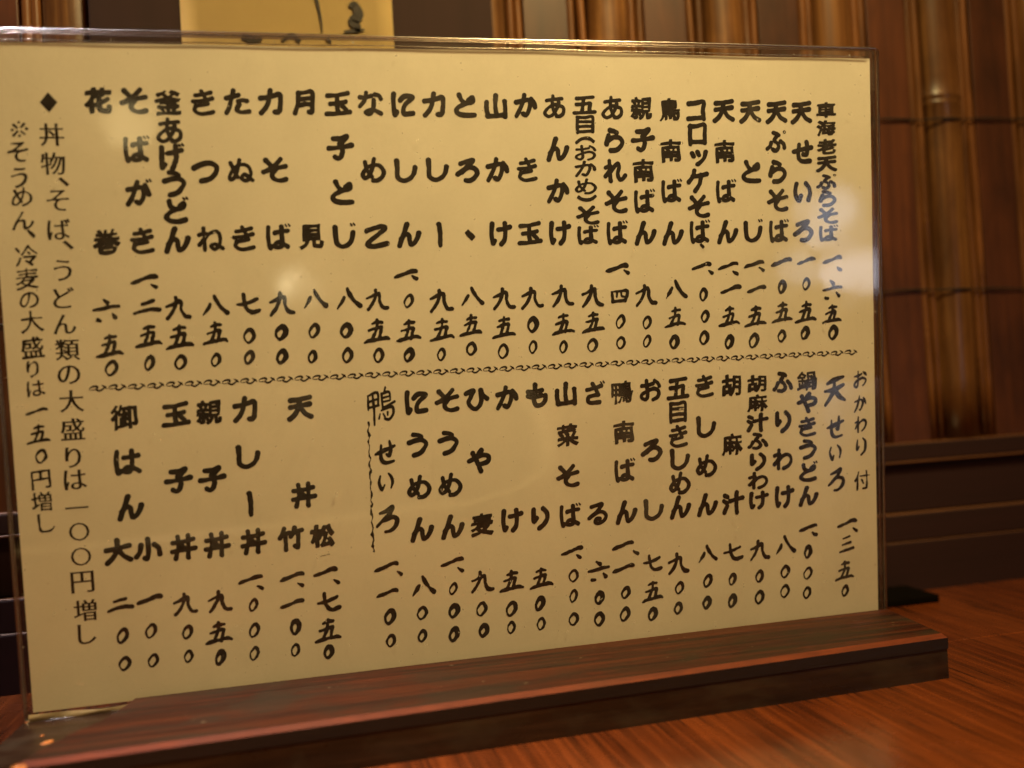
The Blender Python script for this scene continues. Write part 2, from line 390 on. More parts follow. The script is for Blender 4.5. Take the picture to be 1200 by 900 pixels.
# ------------------------------------------------------------------ wall of bamboo and boards
wall = from_bm('wall', box_bm(-420, 640, 92, 110, -60, 470), mat_plain('wall_backing', (.06, .024, .010), .7), None)
tag(wall, kind='structure')
def half_round(x, w, z0, z1, y0, depth, name, mat, nodes=(), n=9, wob=0.0):
    bm = bmesh.new(); zs = [z0]
    for nz in nodes: zs += [nz-2.6, nz-1.0, nz, nz+1.0, nz+2.6]
    zs.append(z1); k = int((z1-z0)//28)
    zs = sorted(set([round(z, 2) for z in zs+[z0+(z1-z0)*i/k for i in range(1, k)]]))
    ph = random.uniform(0, 6); rows = []
    for z in zs:
        s = 1.0
        for nz in nodes:
            d = abs(z-nz)
            if d < .5: s = .93
            elif d < 1.5: s = 1.09
        ox = wob*math.sin(z*.021+ph)+wob*.5*math.sin(z*.057+2*ph)
        rows.append([bm.verts.new(Vector((x+ox-math.cos(math.pi*i/(n-1))*w/2*s, y0-math.sin(math.pi*i/(n-1))*depth*s, z))*MM) for i in range(n)])
    for a, b in zip(rows, rows[1:]):
        for i in range(n-1): bm.faces.new((a[i], a[i+1], b[i+1], b[i]))
    bm.faces.new(rows[0]); bm.faces.new(rows[-1])
    return from_bm(name, bm, mat, wall, smooth=True)
def chip_board(x0, x1):
    bm = box_bm(x0, x1, 87.5, 92.5, 55, 470, .5)
    return from_bm('board', bm, BOARD, wall)
WP = 57.2
for k in range(-8, 8):
    x = 219.5+WP*k
    if x < -430 or x > 600: continue
    j = lambda a: random.uniform(-a, a)
    chip_board(x-1.2, x+19.6)
    half_round(x+21.6+j(.2), 4.3, 55, 470, 90, 2.6, 'bamboo_strip', STRIP, [random.uniform(70, 330)], 7, .45)
    half_round(x+26.0+j(.2), 4.1, 55, 470, 90, 2.4, 'bamboo_strip', STRIP, [random.uniform(70, 330)], 7, .45)
    pn = [222.5 if k == 0 else random.uniform(185, 300), random.uniform(345, 400), random.uniform(95, 150) if k else 400.5]
    half_round(x+38.4, 20.2+j(.5), 55, 470, 91, 7.2, 'bamboo_pole', POLE, sorted(pn), 13, .5)
    half_round(x+50.4+j(.2), 4.0, 55, 470, 90, 2.5, 'bamboo_strip', STRIP, [random.uniform(70, 330)], 7, .5)
    half_round(x+54.3+j(.2), 4.0, 55, 470, 90, 2.3, 'bamboo_strip', STRIP, [random.uniform(70, 330)], 7, .45)
for z in (212.8, 128.6):
    pts = []
    for i in range(0, 131):
        x = -420+i*8.0
        f = ((x-219.5) % WP)
        yy = 83.4 if 30 < f < 47 else 86.4
        pts.append((x, yy-.2+.25*math.sin(i*1.7), z+.55*math.sin(i*.37+z)+.35*math.sin(i*1.1)))
    from_bm('twine', tube_bm(pts, [.48+.12*math.sin(i*2.1) for i in range(131)], 6), TWINE, wall, True)
# dado below the bamboo: stepped dark mouldings
def moulding(y0, z0, z1, name='moulding', mat=None, bev=.7, y1=92):
    return from_bm(name, box_bm(-420, 640, y0, y1, z0, z1, bev), mat or DADO, wall)
moulding(82.6, 47.2, 55.4); moulding(86.0, 22.5, 47.0); moulding(80.8, 9.4, 22.2); moulding(79.8, -60, 9.1)
for (y0, y1, z) in ((82.9, 92, 55.65), (81.2, 85.8, 22.45), (80.0, 80.7, 9.35)):  # thin strips coloured as the lit top faces of the mouldings
    from_bm('lit_edge', box_bm(-419, 639, y0, y1, z-.5, z, .2, 1), DADO_LIT, wall)
from_bm('lit_edge', box_bm(-419, 639, 82.35, 83.2, 46.2, 47.1, .2, 1), DADO_LIT, wall)

# dark board with a pinned notice, partly above the case
from_bm('dark_board', box_bm(-134, 31, 80.6, 84.0, 70, 470, .8), PANEL, wall)
notice = tag(empty('notice', (-55*MM, 80.4*MM, 250*MM)), 'yellowed paper notice with black brush writing on the dark board behind the menu', 'notice')
def sheet(x0, x1, z0, z1, nx, nz, fn):
    bm = bmesh.new(); g = [[bm.verts.new(Vector((x0+(x1-x0)*i/nx, fn(i/nx, j/nz), z0+(z1-z0)*j/nz))*MM) for i in range(nx+1)] for j in range(nz+1)]
    for j in range(nz):
        for i in range(nx): bm.faces.new((g[j][i], g[j][i+1], g[j+1][i+1], g[j+1][i]))
    r = bmesh.ops.solidify(bm, geom=list(bm.faces), thickness=.18*MM)
    return bm
from_bm('paper_sheet', sheet(-43.8, 42.4, -18, 120, 12, 12, lambda a, b: -.35-.5*math.sin(a*3.1)*(.4+.3*math.sin(b*5))), NOTICE, notice, True)

# ------------------------------------------------------------------ low black slab that fills a dark patch on the table by the wall
slab = from_bm('dark_patch_slab', box_bm(172, 214, 54, 79, TZ, TZ+3.5, .8), mat_plain('flat_black', (.004, .003, .002), .95, .1), None)
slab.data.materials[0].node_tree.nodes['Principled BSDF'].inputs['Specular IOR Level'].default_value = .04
tag(slab, 'low black slab filling a dark patch on the table at the wall foot', 'block')

# ------------------------------------------------------------------ menu stand
stand = tag(empty('menu_stand', (0, 0, TZ*MM)), 'low dark worn wooden stand with reddish front edge holding the menu upright', 'stand')
def prism(poly, z0, z1, top_inset=0.0, mats=(None, None), name='p', inset_from=None, front_only=False):
    """horizontal polygon (mm, ccw) extruded; the front lower-y edge chamfered"""
    bm = bmesh.new()
    zt = z1-top_inset
    lo = [bm.verts.new(Vector((x, y, z0))*MM) for x, y in poly]
    mid = [bm.verts.new(Vector((x, y, zt))*MM) for x, y in poly]
    c = Vector((sum(p[0] for p in poly)/len(poly), sum(p[1] for p in poly)/len(poly)))
    top = []
    n = len(poly)
    for i, (x, y) in enumerate(poly):
        a = Vector(poly[i-1]); b = Vector(poly[(i+1) % n]); p = Vector((x, y))
        d1 = (p-a).normalized(); d2 = (b-p).normalized()
        n1 = Vector((-d1.y, d1.x)); n2 = Vector((-d2.y, d2.x)); nn = (n1+n2)
        nn = nn/max(.35, nn.length_squared/2)
        q = p+nn*top_inset*1.1
        top.append(bm.verts.new(Vector((q.x, q.y, z1))*MM))
    bm.faces.new(lo); ft = bm.faces.new(top)
    ch = []
    for i in range(n):
        j = (i+1) % n
        bm.faces.new((lo[i], lo[j], mid[j], mid[i])); ch.append(bm.faces.new((mid[i], mid[j], top[j], top[i])))
    return bm, ft, ch
# base plank with a shallow slot behind the rail
bm, ft, ch = prism([(-150.5, 6), (-152.8, -20), (-151.5, -54.6), (146.0, -43.4), (151.6, 5)], 0, 11, .7)
from_bm('base_plank', bm, BASE, stand)
# top rail with slanted left end; an orange-red worn chamfer along the front
poly = [(-140.5, -54.5), (146.2, -43.8), (151.8, -1.9), (-118.4, -1.9), (-121, -12), (-125, -23), (-132, -33), (-137, -44)]
bm, ft, ch = prism(poly, 10, 15, 1.35)
ch[0].material_index = 1
for f in bm.faces:
    if abs(f.calc_center_median().z-11.8*MM) < .8*MM and f not in ch: f.material_index = 2
rail = from_bm('front_rail', bm, RAIL, stand); rail.data.materials.append(EDGE); rail.data.materials.append(mat_plain('black_varnished_side', (.012, .007, .006), .4, .3, (40, 300, 300)))
# bare chips where the varnish has broken away at the left end
def chip(x, y, z, a, b, h, seed):
    r = random.Random(seed); bm = bmesh.new(); bmesh.ops.create_icosphere(bm, subdivisions=2, radius=1)
    for v in bm.verts:
        k = 1+r.uniform(-.22, .22); v.co = Vector((x+v.co.x*a*k+v.co.y*b*.5, y+v.co.y*b*k, z+v.co.z*h*k))*MM
    return from_bm('bare_wood_chip', bm, BARE, stand, True)
chip(-138.6, -25, 10.9, 1.5, 1.9, .45, 1); chip(-138.5, -53.0, 13.6, 2.6, 2.0, .9, 2)
chip(-149.6, -1.5, 11.0, .5, .5, .3, 3); chip(-141.5, -18, 11.1, .45, .6, .25, 4)

# ------------------------------------------------------------------ glyph engine: brush lettering as thin ink geometry
GR = 60
def march(phi, x0, y0, h):
    """marching squares, inside = phi<0; returns verts, faces (2D)"""
    ny, nx = phi.shape; verts = []; faces = []; cache = {}
    ins = phi < 0
    def vid(key, p):
        i = cache.get(key)
        if i is None: i = cache[key] = len(verts); verts.append(p)
        return i
    def corner(i, j): return vid((i, j), (x0+i*h, y0+j*h))
    def cross(i, j, k, l):
        a, b = phi[j, i], phi[l, k]; t = min(.98, max(.02, a/(a-b)))
        return vid((i, j, k, l) if (i, j) < (k, l) else (k, l, i, j), (x0+(i+(k-i)*t)*h, y0+(j+(l-j)*t)*h))
    c = ins[:-1, :-1].astype(int)+ins[:-1, 1:]+ins[1:, 1:]+ins[1:, :-1]
    for j in range(ny-1):
        row = c[j]
        if not row.any(): continue
        i = 0
        while i < nx-1:
            if row[i] == 4:
                k = i
                while k < nx-1 and row[k] == 4: k += 1
                faces.append((corner(i, j), corner(k, j), corner(k, j+1), corner(i, j+1))); i = k; continue
            if row[i]:
                cs = [(i, j), (i+1, j), (i+1, j+1), (i, j+1)]; f = []
                for a in range(4):
                    p, q = cs[a], cs[(a+1) % 4]; pi, qi = ins[p[1], p[0]], ins[q[1], q[0]]
                    if pi: f.append(corner(*p))
                    if pi != qi: f.append(cross(*p, *q))
                if len(f) > 2: faces.append(tuple(f))
            i += 1
    return verts, faces
def smooth_noise(X, Y, seed, f):
    r = np.random.default_rng(seed); o = np.zeros_like(X)
    for _ in range(5):
        a, b = r.normal(0, f, 2); o += np.sin(a*X+b*Y+r.uniform(0, 6.28))
    return o/2.2
def seg_sdf(X, Y, A, B, ra=None, rb=None):
    d = np.full(X.shape, 1e9)
    for k in range(len(A)):
        ax, ay = A[k]; bx, by = B[k]; ex, ey = bx-ax, by-ay; L = ex*ex+ey*ey+1e-12
        t = np.clip(((X-ax)*ex+(Y-ay)*ey)/L, 0, 1)
        q = np.hypot(X-ax-t*ex, Y-ay-t*ey)
        if ra is not None: q = q-(ra[k]+(rb[k]-ra[k])*t)
        np.minimum(d, q, out=d)
    return d
_font_cache = {}
tmp_cu = bpy.data.curves.new('glyph_source', 'FONT'); tmp_cu.resolution_u = 3
tmp_ob = bpy.data.objects.new('glyph_source', tmp_cu); col.objects.link(tmp_ob)
def font_outline(ch):
    """outline segments of a glyph of Blender's built-in typeface, centred on its bounding box"""
    if ch in _font_cache: return _font_cache[ch]
    tmp_cu.body = ch
    bpy.context.view_layer.update()
    dg = bpy.context.evaluated_depsgraph_get(); ev = tmp_ob.evaluated_get(dg); me = ev.to_mesh()
    bm = bmesh.new(); bm.from_mesh(me); bmesh.ops.remove_doubles(bm, verts=bm.verts, dist=1e-5)
    segs = [(e.verts[0].co.xy[:], e.verts[1].co.xy[:]) for e in bm.edges if len(e.link_faces) == 1]
    bm.free(); ev.to_mesh_clear()
    A = np.array([s[0] for s in segs], float); B = np.array([s[1] for s in segs], float)
    lo = np.minimum(A.min(0), B.min(0)); hi = np.maximum(A.max(0), B.max(0)); c = (lo+hi)/2
    _font_cache[ch] = (A-c, B-c, hi-lo); return _font_cache[ch]
def inside(X, Y, A, B):
    r = np.zeros(X.shape, bool)
    for (ax, ay), (bx, by) in zip(A, B):
        if ay == by: continue
        m = (ay > Y) != (by > Y)
        r ^= m & (X < (bx-ax)*(Y-ay)/(by-ay)+ax)
    return r
_glyphs = {}
DENSE = {'花': .036, '釜': .016, '巻': .016, '見': .028, '親': .018, '鳥': .012, '南': .020, '車': .024, '海': .018, '老': .032, '御': .012, '鴨': .006, '菜': .018, '麦': .025, '胡': .020, '麻': .018, '松': .036, '鍋': .008}
def font_glyph(ch, style, var=0):
    key = (ch, style, var)
    if key in _glyphs: return _glyphs[key]
    rot = ch in '（）'
    A, B, ext = font_outline(ch)
    A = A.copy(); B = B.copy()
    if rot:
        A = A[:, ::-1]*np.array([1, -1]); B = B[:, ::-1]*np.array([1, -1]); ext = ext[::-1]
    p = dict(name=(.062, .17, .99, .05), brush=(.030, .30, .9, .10), note=(.018, .05, .88, .02), hand=(.013, .12, .9, .05))[style]
    dil, shear, target, _ = p
    mx = max(ext)
    if style == 'name': dil = DENSE.get(ch, .028)+.022
    if ch == '鴨': dil = .024 if style == 'name' else .026
    if ch == '※': dil = -.02
    small = ch in '、ッ'
    k = (target-2*dil)/mx if not small else 1.25
    sx = k; sy = k
    if style == 'name' and not small:
        if ext[0] > .5*mx: sx = min((target-2*dil)/ext[0], k*1.25)
        if ext[1] > .5*mx: sy = min((target-2*dil)/ext[1], k*1.25)
        if rot: sx, sy = .8/ext[0], .26/ext[1]
    if style != 'name' and ch in '一': sx = k*.95
    A = A*[sx, sy]; B = B*[sx, sy]
    # brush slope: left low, right high
    sl = dict(name=.045, brush=.16, note=0, hand=.08)[style]
    A[:, 1] += sl*A[:, 0]; B[:, 1] += sl*B[:, 0]
    # gentle bending so that strokes are not ruler-straight
    if style in ('name', 'brush', 'hand'):
        s = sum(ord(c) for c in ch)+var*97; am = dict(name=.016, brush=.03, hand=.018)[style]
        for P in (A, B):
            dx = am*np.sin(P[:, 1]*6+s)+am*.5*np.sin(P[:, 0]*9+s*2); dy = am*np.sin(P[:, 0]*7+s*1.3)
            P[:, 0] += dx; P[:, 1] += dy
    h = 1.2/(GR-1); g = -.6+h*np.arange(GR); X, Y = np.meshgrid(g, g)
    d = seg_sdf(X, Y, A, B); d[inside(X, Y, A, B)] *= -1
    gy, gx = np.gradient(d, h)
    if style == 'note': d = d+.026*np.clip(gy**2, 0, 1)+(.02 if ch == '※' else 0)
    elif style == 'name': d = d+.013*smooth_noise(X, Y, ord(ch)+var, 7)-.012*np.clip(gx*gy*2, -1, 1)
    elif style == 'brush': d = d+.022*smooth_noise(X, Y, ord(ch)+var, 7)-.022*np.clip(gx*gy*2, -1, 1)
    else: d = d+.012*smooth_noise(X, Y, ord(ch)+var, 9)+.008*np.clip(gy**2, 0, 1)
    d = d-dil
    _glyphs[key] = march(d, -.6, -.6, h); return _glyphs[key]
# brush strokes of the hand-written prices: points (x, y, half width)
STROKES = {
 '一': [[(-.48, -.13, .035), (-.34, -.09, .06), (-.05, .0, .052), (.22, .09, .06), (.40, .10, .065), (.47, .055, .03)]],
 '、': [[(-.09, .07, .03), (.0, .0, .055), (.10, -.06, .07)]],
 '二': [[(-.22, .14, .04), (.0, .19, .05), (.22, .25, .055)], [(-.48, -.22, .04), (-.2, -.15, .05), (.15, -.09, .055), (.46, -.11, .06)]],
 '三': [[(-.12, .36, .035), (.22, .45, .045)], [(-.2, .08, .035), (.25, .17, .045)], [(-.32, -.25, .035), (.0, -.18, .05), (.4, -.1, .05)]],
 '四': [[(-.34, .16, .04), (-.30, -.24, .05)], [(-.36, .18, .035), (.0, .22, .04), (.38, .2, .055), (.30, -.2, .05)], [(-.3, -.26, .045), (.28, -.2, .045)], [(-.07, .18, .035), (-.12, -.02, .035)], [(.1, .18, .035), (.1, .0, .035), (.2, -.02, .03)]],
 '五': [[(-.17, .30, .035), (.02, .36, .05), (.24, .36, .045)], [(.03, .44, .045), (.0, .1, .045), (-.18, -.3, .05)], [(-.3, .02, .035), (.0, .10, .045), (.2, .13, .055), (.17, -.05, .05), (.1, -.3, .055)], [(-.5, -.42, .035), (-.3, -.36, .055), (.05, -.3, .05), (.35, -.26, .055), (.5, -.31, .035)]],
 '六': [[(-.08, .42, .035), (.07, .31, .065)], [(-.48, .0, .035), (-.2, .05, .05), (.2, .13, .05), (.47, .14, .05)], [(-.36, -.36, .05), (-.24, -.38, .045)], [(.22, -.14, .035), (.32, -.28, .065)]],
 '七': [[(-.43, .02, .035), (-.1, .06, .05), (.36, .22, .05)], [(-.17, .38, .05), (-.13, .05, .05), (-.04, -.2, .055), (.15, -.29, .06), (.4, -.24, .06), (.46, -.2, .03)]],
 '八': [[(-.17, .08, .045), (-.25, -.06, .06), (-.46, -.34, .02)], [(.0, .42, .045), (.08, .22, .06), (.25, -.05, .05), (.46, -.26, .075)]],
 '九': [[(-.04, .42, .055), (-.06, .14, .05), (-.22, -.18, .055), (-.42, -.42, .045)], [(-.44, .08, .035), (-.2, .17, .05), (.06, .27, .065), (.14, .2, .055), (.14, -.06, .05), (.27, -.32, .06), (.46, -.36, .06)]],
 'ー': [[(-.05, .46, .055), (.01, .40, .075), (.03, .0, .06), (.02, -.40, .07), (.03, -.46, .045)]],
}
def densify(pts, n=4):
    P = [np.array(p) for p in pts]
    if len(P) < 3: return P
    out = []
    for i in range(len(P)-1):
        p0 = P[max(0, i-1)]; p1 = P[i]; p2 = P[i+1]; p3 = P[min(len(P)-1, i+2)]
        for k in range(n):
            t = k/n; q = .5*((2*p1)+(-p0+p2)*t+(2*p0-5*p1+4*p2-p3)*t*t+(-p0+3*p1-3*p2+p3)*t**3)
            q[2] = max(.015, q[2]); out.append(q)
    out.append(P[-1]); return out
def stroke_glyph(ch, seed, jit=.02, fat=1.0, n=40):
    fat = fat*(1.25 if ch in '〇、' else 1.46)
    r = random.Random(seed); strokes = []
    if ch == '〇':
        rx = r.uniform(.155, .20); ry = r.uniform(.24, .285); w = r.choice((.042, .046, .050, .056, .070)); sk = r.uniform(.12, .32); a0 = r.uniform(0, 6.28)
        pts = []
        for k in range(15):
            a = a0+k*2*math.pi/14; sq = 1-.10*abs(math.sin(2*a))
            x = rx*math.cos(a)*sq; y = ry*math.sin(a)*sq
            pts.append((x+y*sk, y, w*(1+.38*math.sin(a+r.uniform(.6, 1.0)))))
        strokes = [pts]
    else:
        for s in STROKES[ch]:
            ox, oy = r.gauss(0, jit*.5), r.gauss(0, jit*.5)
            strokes.append([(x+ox+r.gauss(0, jit*.35), y+oy+r.gauss(0, jit*.35), w*r.uniform(.85, 1.15)) for x, y, w in s])
    h = 1.2/(n-1); g = -.6+h*np.arange(n); X, Y = np.meshgrid(g, g); d = np.full(X.shape, 1e9)
    for s in strokes:
        q = densify(s); A = np.array([p[:2] for p in q[:-1]]); B = np.array([p[:2] for p in q[1:]])
        ra = np.array([p[2]*fat for p in q[:-1]]); rb = np.array([p[2]*fat for p in q[1:]])
        d = np.minimum(d, seg_sdf(X, Y, A, B, ra, rb))
    d += .008*smooth_noise(X, Y, seed, 16)
    return march(d, -.6, -.6, h)
# heavy sign-painter's brush letters, drawn stroke by stroke: x y in hundredths of the cell
KANA = {
 'K': '-46 34 -44 0/-46 36 -10 41 -12 4/-44 19 -13 22/-45 2 -10 5/-28 38 -27 0 -25 -48/16 50 9 38/2 34 3 -12/2 34 30 37 30 12/4 22 29 24/4 10 30 12/3 -3 47 5/0 -13 36 -9 40 -28 27 -43 8 -37/-6 -21 -9 -33/7 -22 9 -31/19 -20 22 -29',
 'そ': '-32 38 -18 22/26 41 8 22 -14 6 -44 -7/-44 -7 0 5 42 13/6 3 -12 -18 -6 -36 16 -43 43 -42',
 'は': '-36 42 -39 4 -36 -40 -28 -32/-12 18 14 21 42 25/18 43 18 4 16 -28 4 -41 -12 -37 -11 -24 6 -19 24 -27 43 -40',
 'か': '-41 14 -10 21 12 23 19 8 13 -22 2 -40 -9 -34/-6 44 -14 10 -26 -18 -42 -41/27 28 38 12 41 -8',
 'き': '-30 29 0 32 30 38/-35 5 0 8 35 13/-6 44 6 20 17 -6/17 -6 -6 -9 -28 -14/-28 -14 -33 -29 -14 -41 12 -43 34 -40',
 'あ': '-34 26 0 28 32 33/-8 44 -9 10 -5 -22 3 -36/18 17 8 -10 -10 -32 -30 -39 -41 -24 -30 -4 -4 8 22 6 39 -8 38 -27 22 -41 6 -43',
 'け': '-36 42 -39 4 -35 -38 -27 -28/-9 18 14 21 41 25/20 43 21 2 15 -26 2 -43',
 'う': '-16 42 4 39 16 33/-35 8 -8 17 18 18 35 2 28 -18 8 -36 -16 -44',
 'と': '-24 41 -16 22 -4 8/18 20 34 28 30 12 4 8 -24 -6 -37 -22 -24 -38 6 -42 40 -40',
 'ん': '-2 44 -18 10 -32 -20 -43 -42/-31 -18 -14 3 -1 -2 2 -24 8 -41 24 -36 38 -16 42 6',
 'つ': '-45 13 -14 25 18 30 41 14 36 -12 16 -32 -16 -41',
 'ね': '-24 44 -25 0 -26 -42/-44 18 -20 23 -30 0 -45 -22/-28 -6 -6 20 18 30 34 16 35 -10 27 -32 10 -41 0 -31 10 -21 26 -26 45 -41',
 'れ': '-24 44 -25 0 -25 -42/-44 18 -20 23 -30 0 -45 -20/-27 -8 -6 18 10 31 18 14 13 -14 20 -37 34 -36 45 -22',
 'わ': '-22 44 -24 0 -25 -42/-44 18 -19 23 -30 0 -45 -20/-27 -8 -4 14 20 21 39 6 36 -16 20 -36 2 -43',
 'た': '-43 19 -16 23 8 29/-14 44 -22 8 -32 -20 -44 -41/4 4 22 8 38 4/6 -10 -1 -28 14 -39 42 -38',
 'ぬ': '-36 32 -25 0 -10 -26/-2 40 -12 4 -26 -28 -38 -34 -43 -16 -28 8 0 22 26 18 39 -4 34 -28 18 -41 4 -32 12 -20 28 -26 45 -41',
 'め': '-34 34 -25 2 -10 -24/4 43 -4 8 -20 -24 -36 -33 -43 -14 -28 8 0 20 26 17 41 -4 36 -26 16 -41 -2 -44',
 'こ': '-40 22 -10 30 24 36 37 28 12 4 -24 -18 -40 -33 -20 -42 10 -41 43 -35',
 'に': '-36 42 -39 4 -35 -40 -27 -30/-10 13 8 30 32 33 39 22 18 6 2 -14 2 -33 18 -41 43 -37',
 'し': '-34 42 -33 4 -29 -26 -8 -41 20 -32 36 -8 42 12',
 'ろ': '-32 28 -4 34 24 39 6 18 -18 0 -42 -17/-24 -5 4 7 28 5 39 -12 30 -32 8 -44 -10 -42',
 'ら': '-18 44 0 37 12 30/-28 22 -33 0 -37 -16/-35 -10 -8 9 20 11 39 -6 32 -28 8 -43 -18 -43',
 'お': '-41 22 -14 24 12 29/-16 44 -16 10 -14 -22 -24 -39 -41 -32 -36 -14 -8 0 22 2 39 -12 34 -32 12 -43/22 37 36 27 43 15',
 'や': '-44 3 -16 15 16 25 40 15 35 -6 10 -13/8 45 -2 30/-26 35 -10 -4 4 -43',
 'ひ': '-44 25 -14 33 -28 8 -35 -16 -22 -39 0 -43 17 -24 21 6 18 33/20 33 30 10 45 -6',
 'さ': '-32 21 0 24 35 33/-4 44 8 20 22 -6/22 -6 0 -8 -25 -14/-28 -18 -29 -33 -8 -43 26 -41',
 'る': '-26 33 2 36 22 39 4 16 -16 -2 -40 -18/-22 -6 4 7 28 3 40 -16 28 -35 6 -43 -12 -37 -5 -25 10 -27',
 'も': '-4 44 -8 10 -12 -20 -2 -41 20 -41 37 -24 39 -4/-37 19 -10 17 24 23/-39 0 -12 -5 22 0',
 'ふ': '-14 42 6 37 14 29/2 20 -11 8 6 -8 11 -26 -4 -41 -19 -35/-26 -3 -34 -18 -44 -30/24 1 37 -12 43 -29',
 'り': '-26 40 -31 10 -28 -12 -16 2/14 43 31 20 31 -8 18 -31 -6 -45',
 'せ': '-45 5 -10 12 43 21/20 43 23 14 17 -8 4 -9/-20 36 -21 0 -18 -28 0 -41 34 -39',
 'い': '-32 36 -37 4 -31 -26 -20 -40 -8 -20/16 38 33 16 36 -10 28 -38',
 'な': '-43 23 -18 26 2 31/-18 45 -26 16 -44 -9/18 36 34 28 40 18/12 12 12 -14 4 -34 -10 -43 -21 -34 -8 -24 12 -28 40 -43',
 'コ': '-38 33 0 34 34 37 33 0 32 -36/-40 -33 0 -31 32 -30',
 'ロ': '-34 36 -34 0 -33 -40/-34 36 0 36 35 38 35 0 33 -40/-33 -36 0 -35 33 -34',
 'ッ': '-32 20 -25 2/-6 26 1 6/34 24 22 -10 -8 -38',
 'ケ': '-20 45 -26 20 -45 -5/-24 18 6 22 43 27/16 22 8 -14 -16 -45',
 '力': '-42 17 -4 22 35 29 36 0 29 -35 12 -39/-2 45 -10 8 -24 -24 -43 -41',
 '天': '-36 34 0 36 40 43/-40 5 0 8 40 13/0 34 -6 4 -20 -22 -43 -43/2 4 18 -20 43 -41',
 '玉': '-41 34 0 36 40 43/-32 2 0 4 32 9/-45 -39 0 -38 45 -34/0 34 -2 0 0 -36/18 -8 31 -23',
 '子': '-28 35 4 38 29 43 14 24 0 12/0 12 8 -10 4 -34 -10 -43 -22 -35/-45 -1 0 2 45 7',
 '山': '0 45 0 0 0 -36/-39 17 -39 -10 -35 -37/-36 -37 0 -37 36 -35/39 23 39 -8 37 -42',
 '大': '-43 9 0 12 43 21/0 45 -4 10 -20 -22 -43 -41/4 6 20 -20 45 -37',
 '小': '0 44 2 0 -2 -36 -15 -32/-26 17 -34 -8 -45 -23/24 19 38 0 43 -24',
 '丼': '-40 20 0 22 40 27/-45 -15 0 -12 45 -8/-18 44 -20 0 -31 -44/18 45 18 0 18 -44/-5 5 6 -6',
 '月': '-24 39 -26 0 -39 -41/-24 37 0 39 31 41 31 0 29 -39 15 -39/-20 14 4 16 26 16/-22 -10 4 -8 26 -8',
 '五': '-36 37 0 37 38 41/-2 35 -8 0 -14 -34/-34 4 0 6 25 9 23 -14 21 -34/-45 -39 0 -39 45 -37',
 '目': '-33 40 -33 0 -33 -42/-33 39 0 39 33 41 33 0 33 -42/-30 15 0 15 30 15/-30 -9 0 -9 30 -9/-30 -36 0 -36 30 -36',
 '汁': '-38 38 -28 28/-43 11 -32 2/-43 -41 -30 -15/-14 9 12 12 45 17/17 45 17 0 17 -45',
 '竹': '-30 45 -34 24 -46 6/-36 22 -8 25/-26 20 -26 -10 -26 -44/12 45 8 24 -3 8/8 24 43 29/26 24 26 -10 24 -38 11 -33',
}
VOICED = {'ば': 'は', 'が': 'か', 'げ': 'け', 'ど': 'と', 'じ': 'し', 'ざ': 'さ', 'ぷ': 'ふ'}
def kana_glyph(ch, width=.102, seed=0, slope=.045, jit=.012, n=54, taper=.12):
    key = (ch, width, seed, slope)
    if key in _glyphs: return _glyphs[key]
    base = VOICED.get(ch, ch); r = random.Random(ord(ch)*31+seed)
    spec = KANA[base].split('/'); npt = sum(len(s.split()) for s in spec)/2
    w0 = width*(1.0 if npt < 14 else .90 if npt < 18 else .80)
    w0 *= {'き': .86, 'さ': .88, 'ぬ': .92, 'め': .93, 'ね': .93, 'あ': .92, 'お': .93, 'る': .93, '目': .85, 'な': .93}.get(base, 1)
    S = []
    for s in spec:
        a = [float(k)/100 for k in s.split()]; k = len(a)//2; st = []
        for i in range(k):
            x, y = a[2*i], a[2*i+1]
            t = i/(k-1)
            ww = w0*(1+taper*(abs(2*t-1)-.4)+r.gauss(0, .05))
            if ch in VOICED: x = x*.95-.02; y = y*.97-.01
            st.append((x*1.0+r.gauss(0, jit), y+slope*x+r.gauss(0, jit), ww))
        S.append(st)
    if ch == 'ぷ':
        S.append([(.40+.055*math.cos(k*.785), .42+.055*math.sin(k*.785), .026) for k in range(9)])
    elif ch in VOICED:
        S.append([(.30, .50, .034), (.345, .43, .042)]); S.append([(.42, .52, .034), (.465, .45, .042)])
    h = 1.2/(n-1); g = -.6+h*np.arange(n); X, Y = np.meshgrid(g, g); d = np.full(X.shape, 1e9)
    for s in S:
        q = densify(s); A = np.array([p[:2] for p in q[:-1]]); B = np.array([p[:2] for p in q[1:]])
        d = np.minimum(d, seg_sdf(X, Y, A, B, np.array([p[2] for p in q[:-1]]), np.array([p[2] for p in q[1:]])))
    d += .006*smooth_noise(X, Y, ord(ch)+seed, 14)
    _glyphs[key] = march(d, -.6, -.6, h); return _glyphs[key]
def ink_object(name, items, parent, yoff=-.06, mat=INK):
    """items: (verts2d, faces, u, v, sx, sy) in mm on the sheet"""
    V = []; F = []
    for vs, fs, u, v, sx, sy in items:
        o = len(V); V += [((u+x*sx)*MM, yoff*MM, (v+y*sy)*MM) for x, y in vs]; F += [tuple(i+o for i in f) for f in fs]
    me = bpy.data.meshes.new(name); me.from_pydata(V, [], F); me.update()
    return link_mesh(name, me, mat, parent)
def parse(s):
    out = []
    for t in s.split():
        a = [float(k) for k in t[1:].split(',')]; out.append((t[0], a[0], a[1], a[2] if len(a) > 2 else 1.0))
    return out

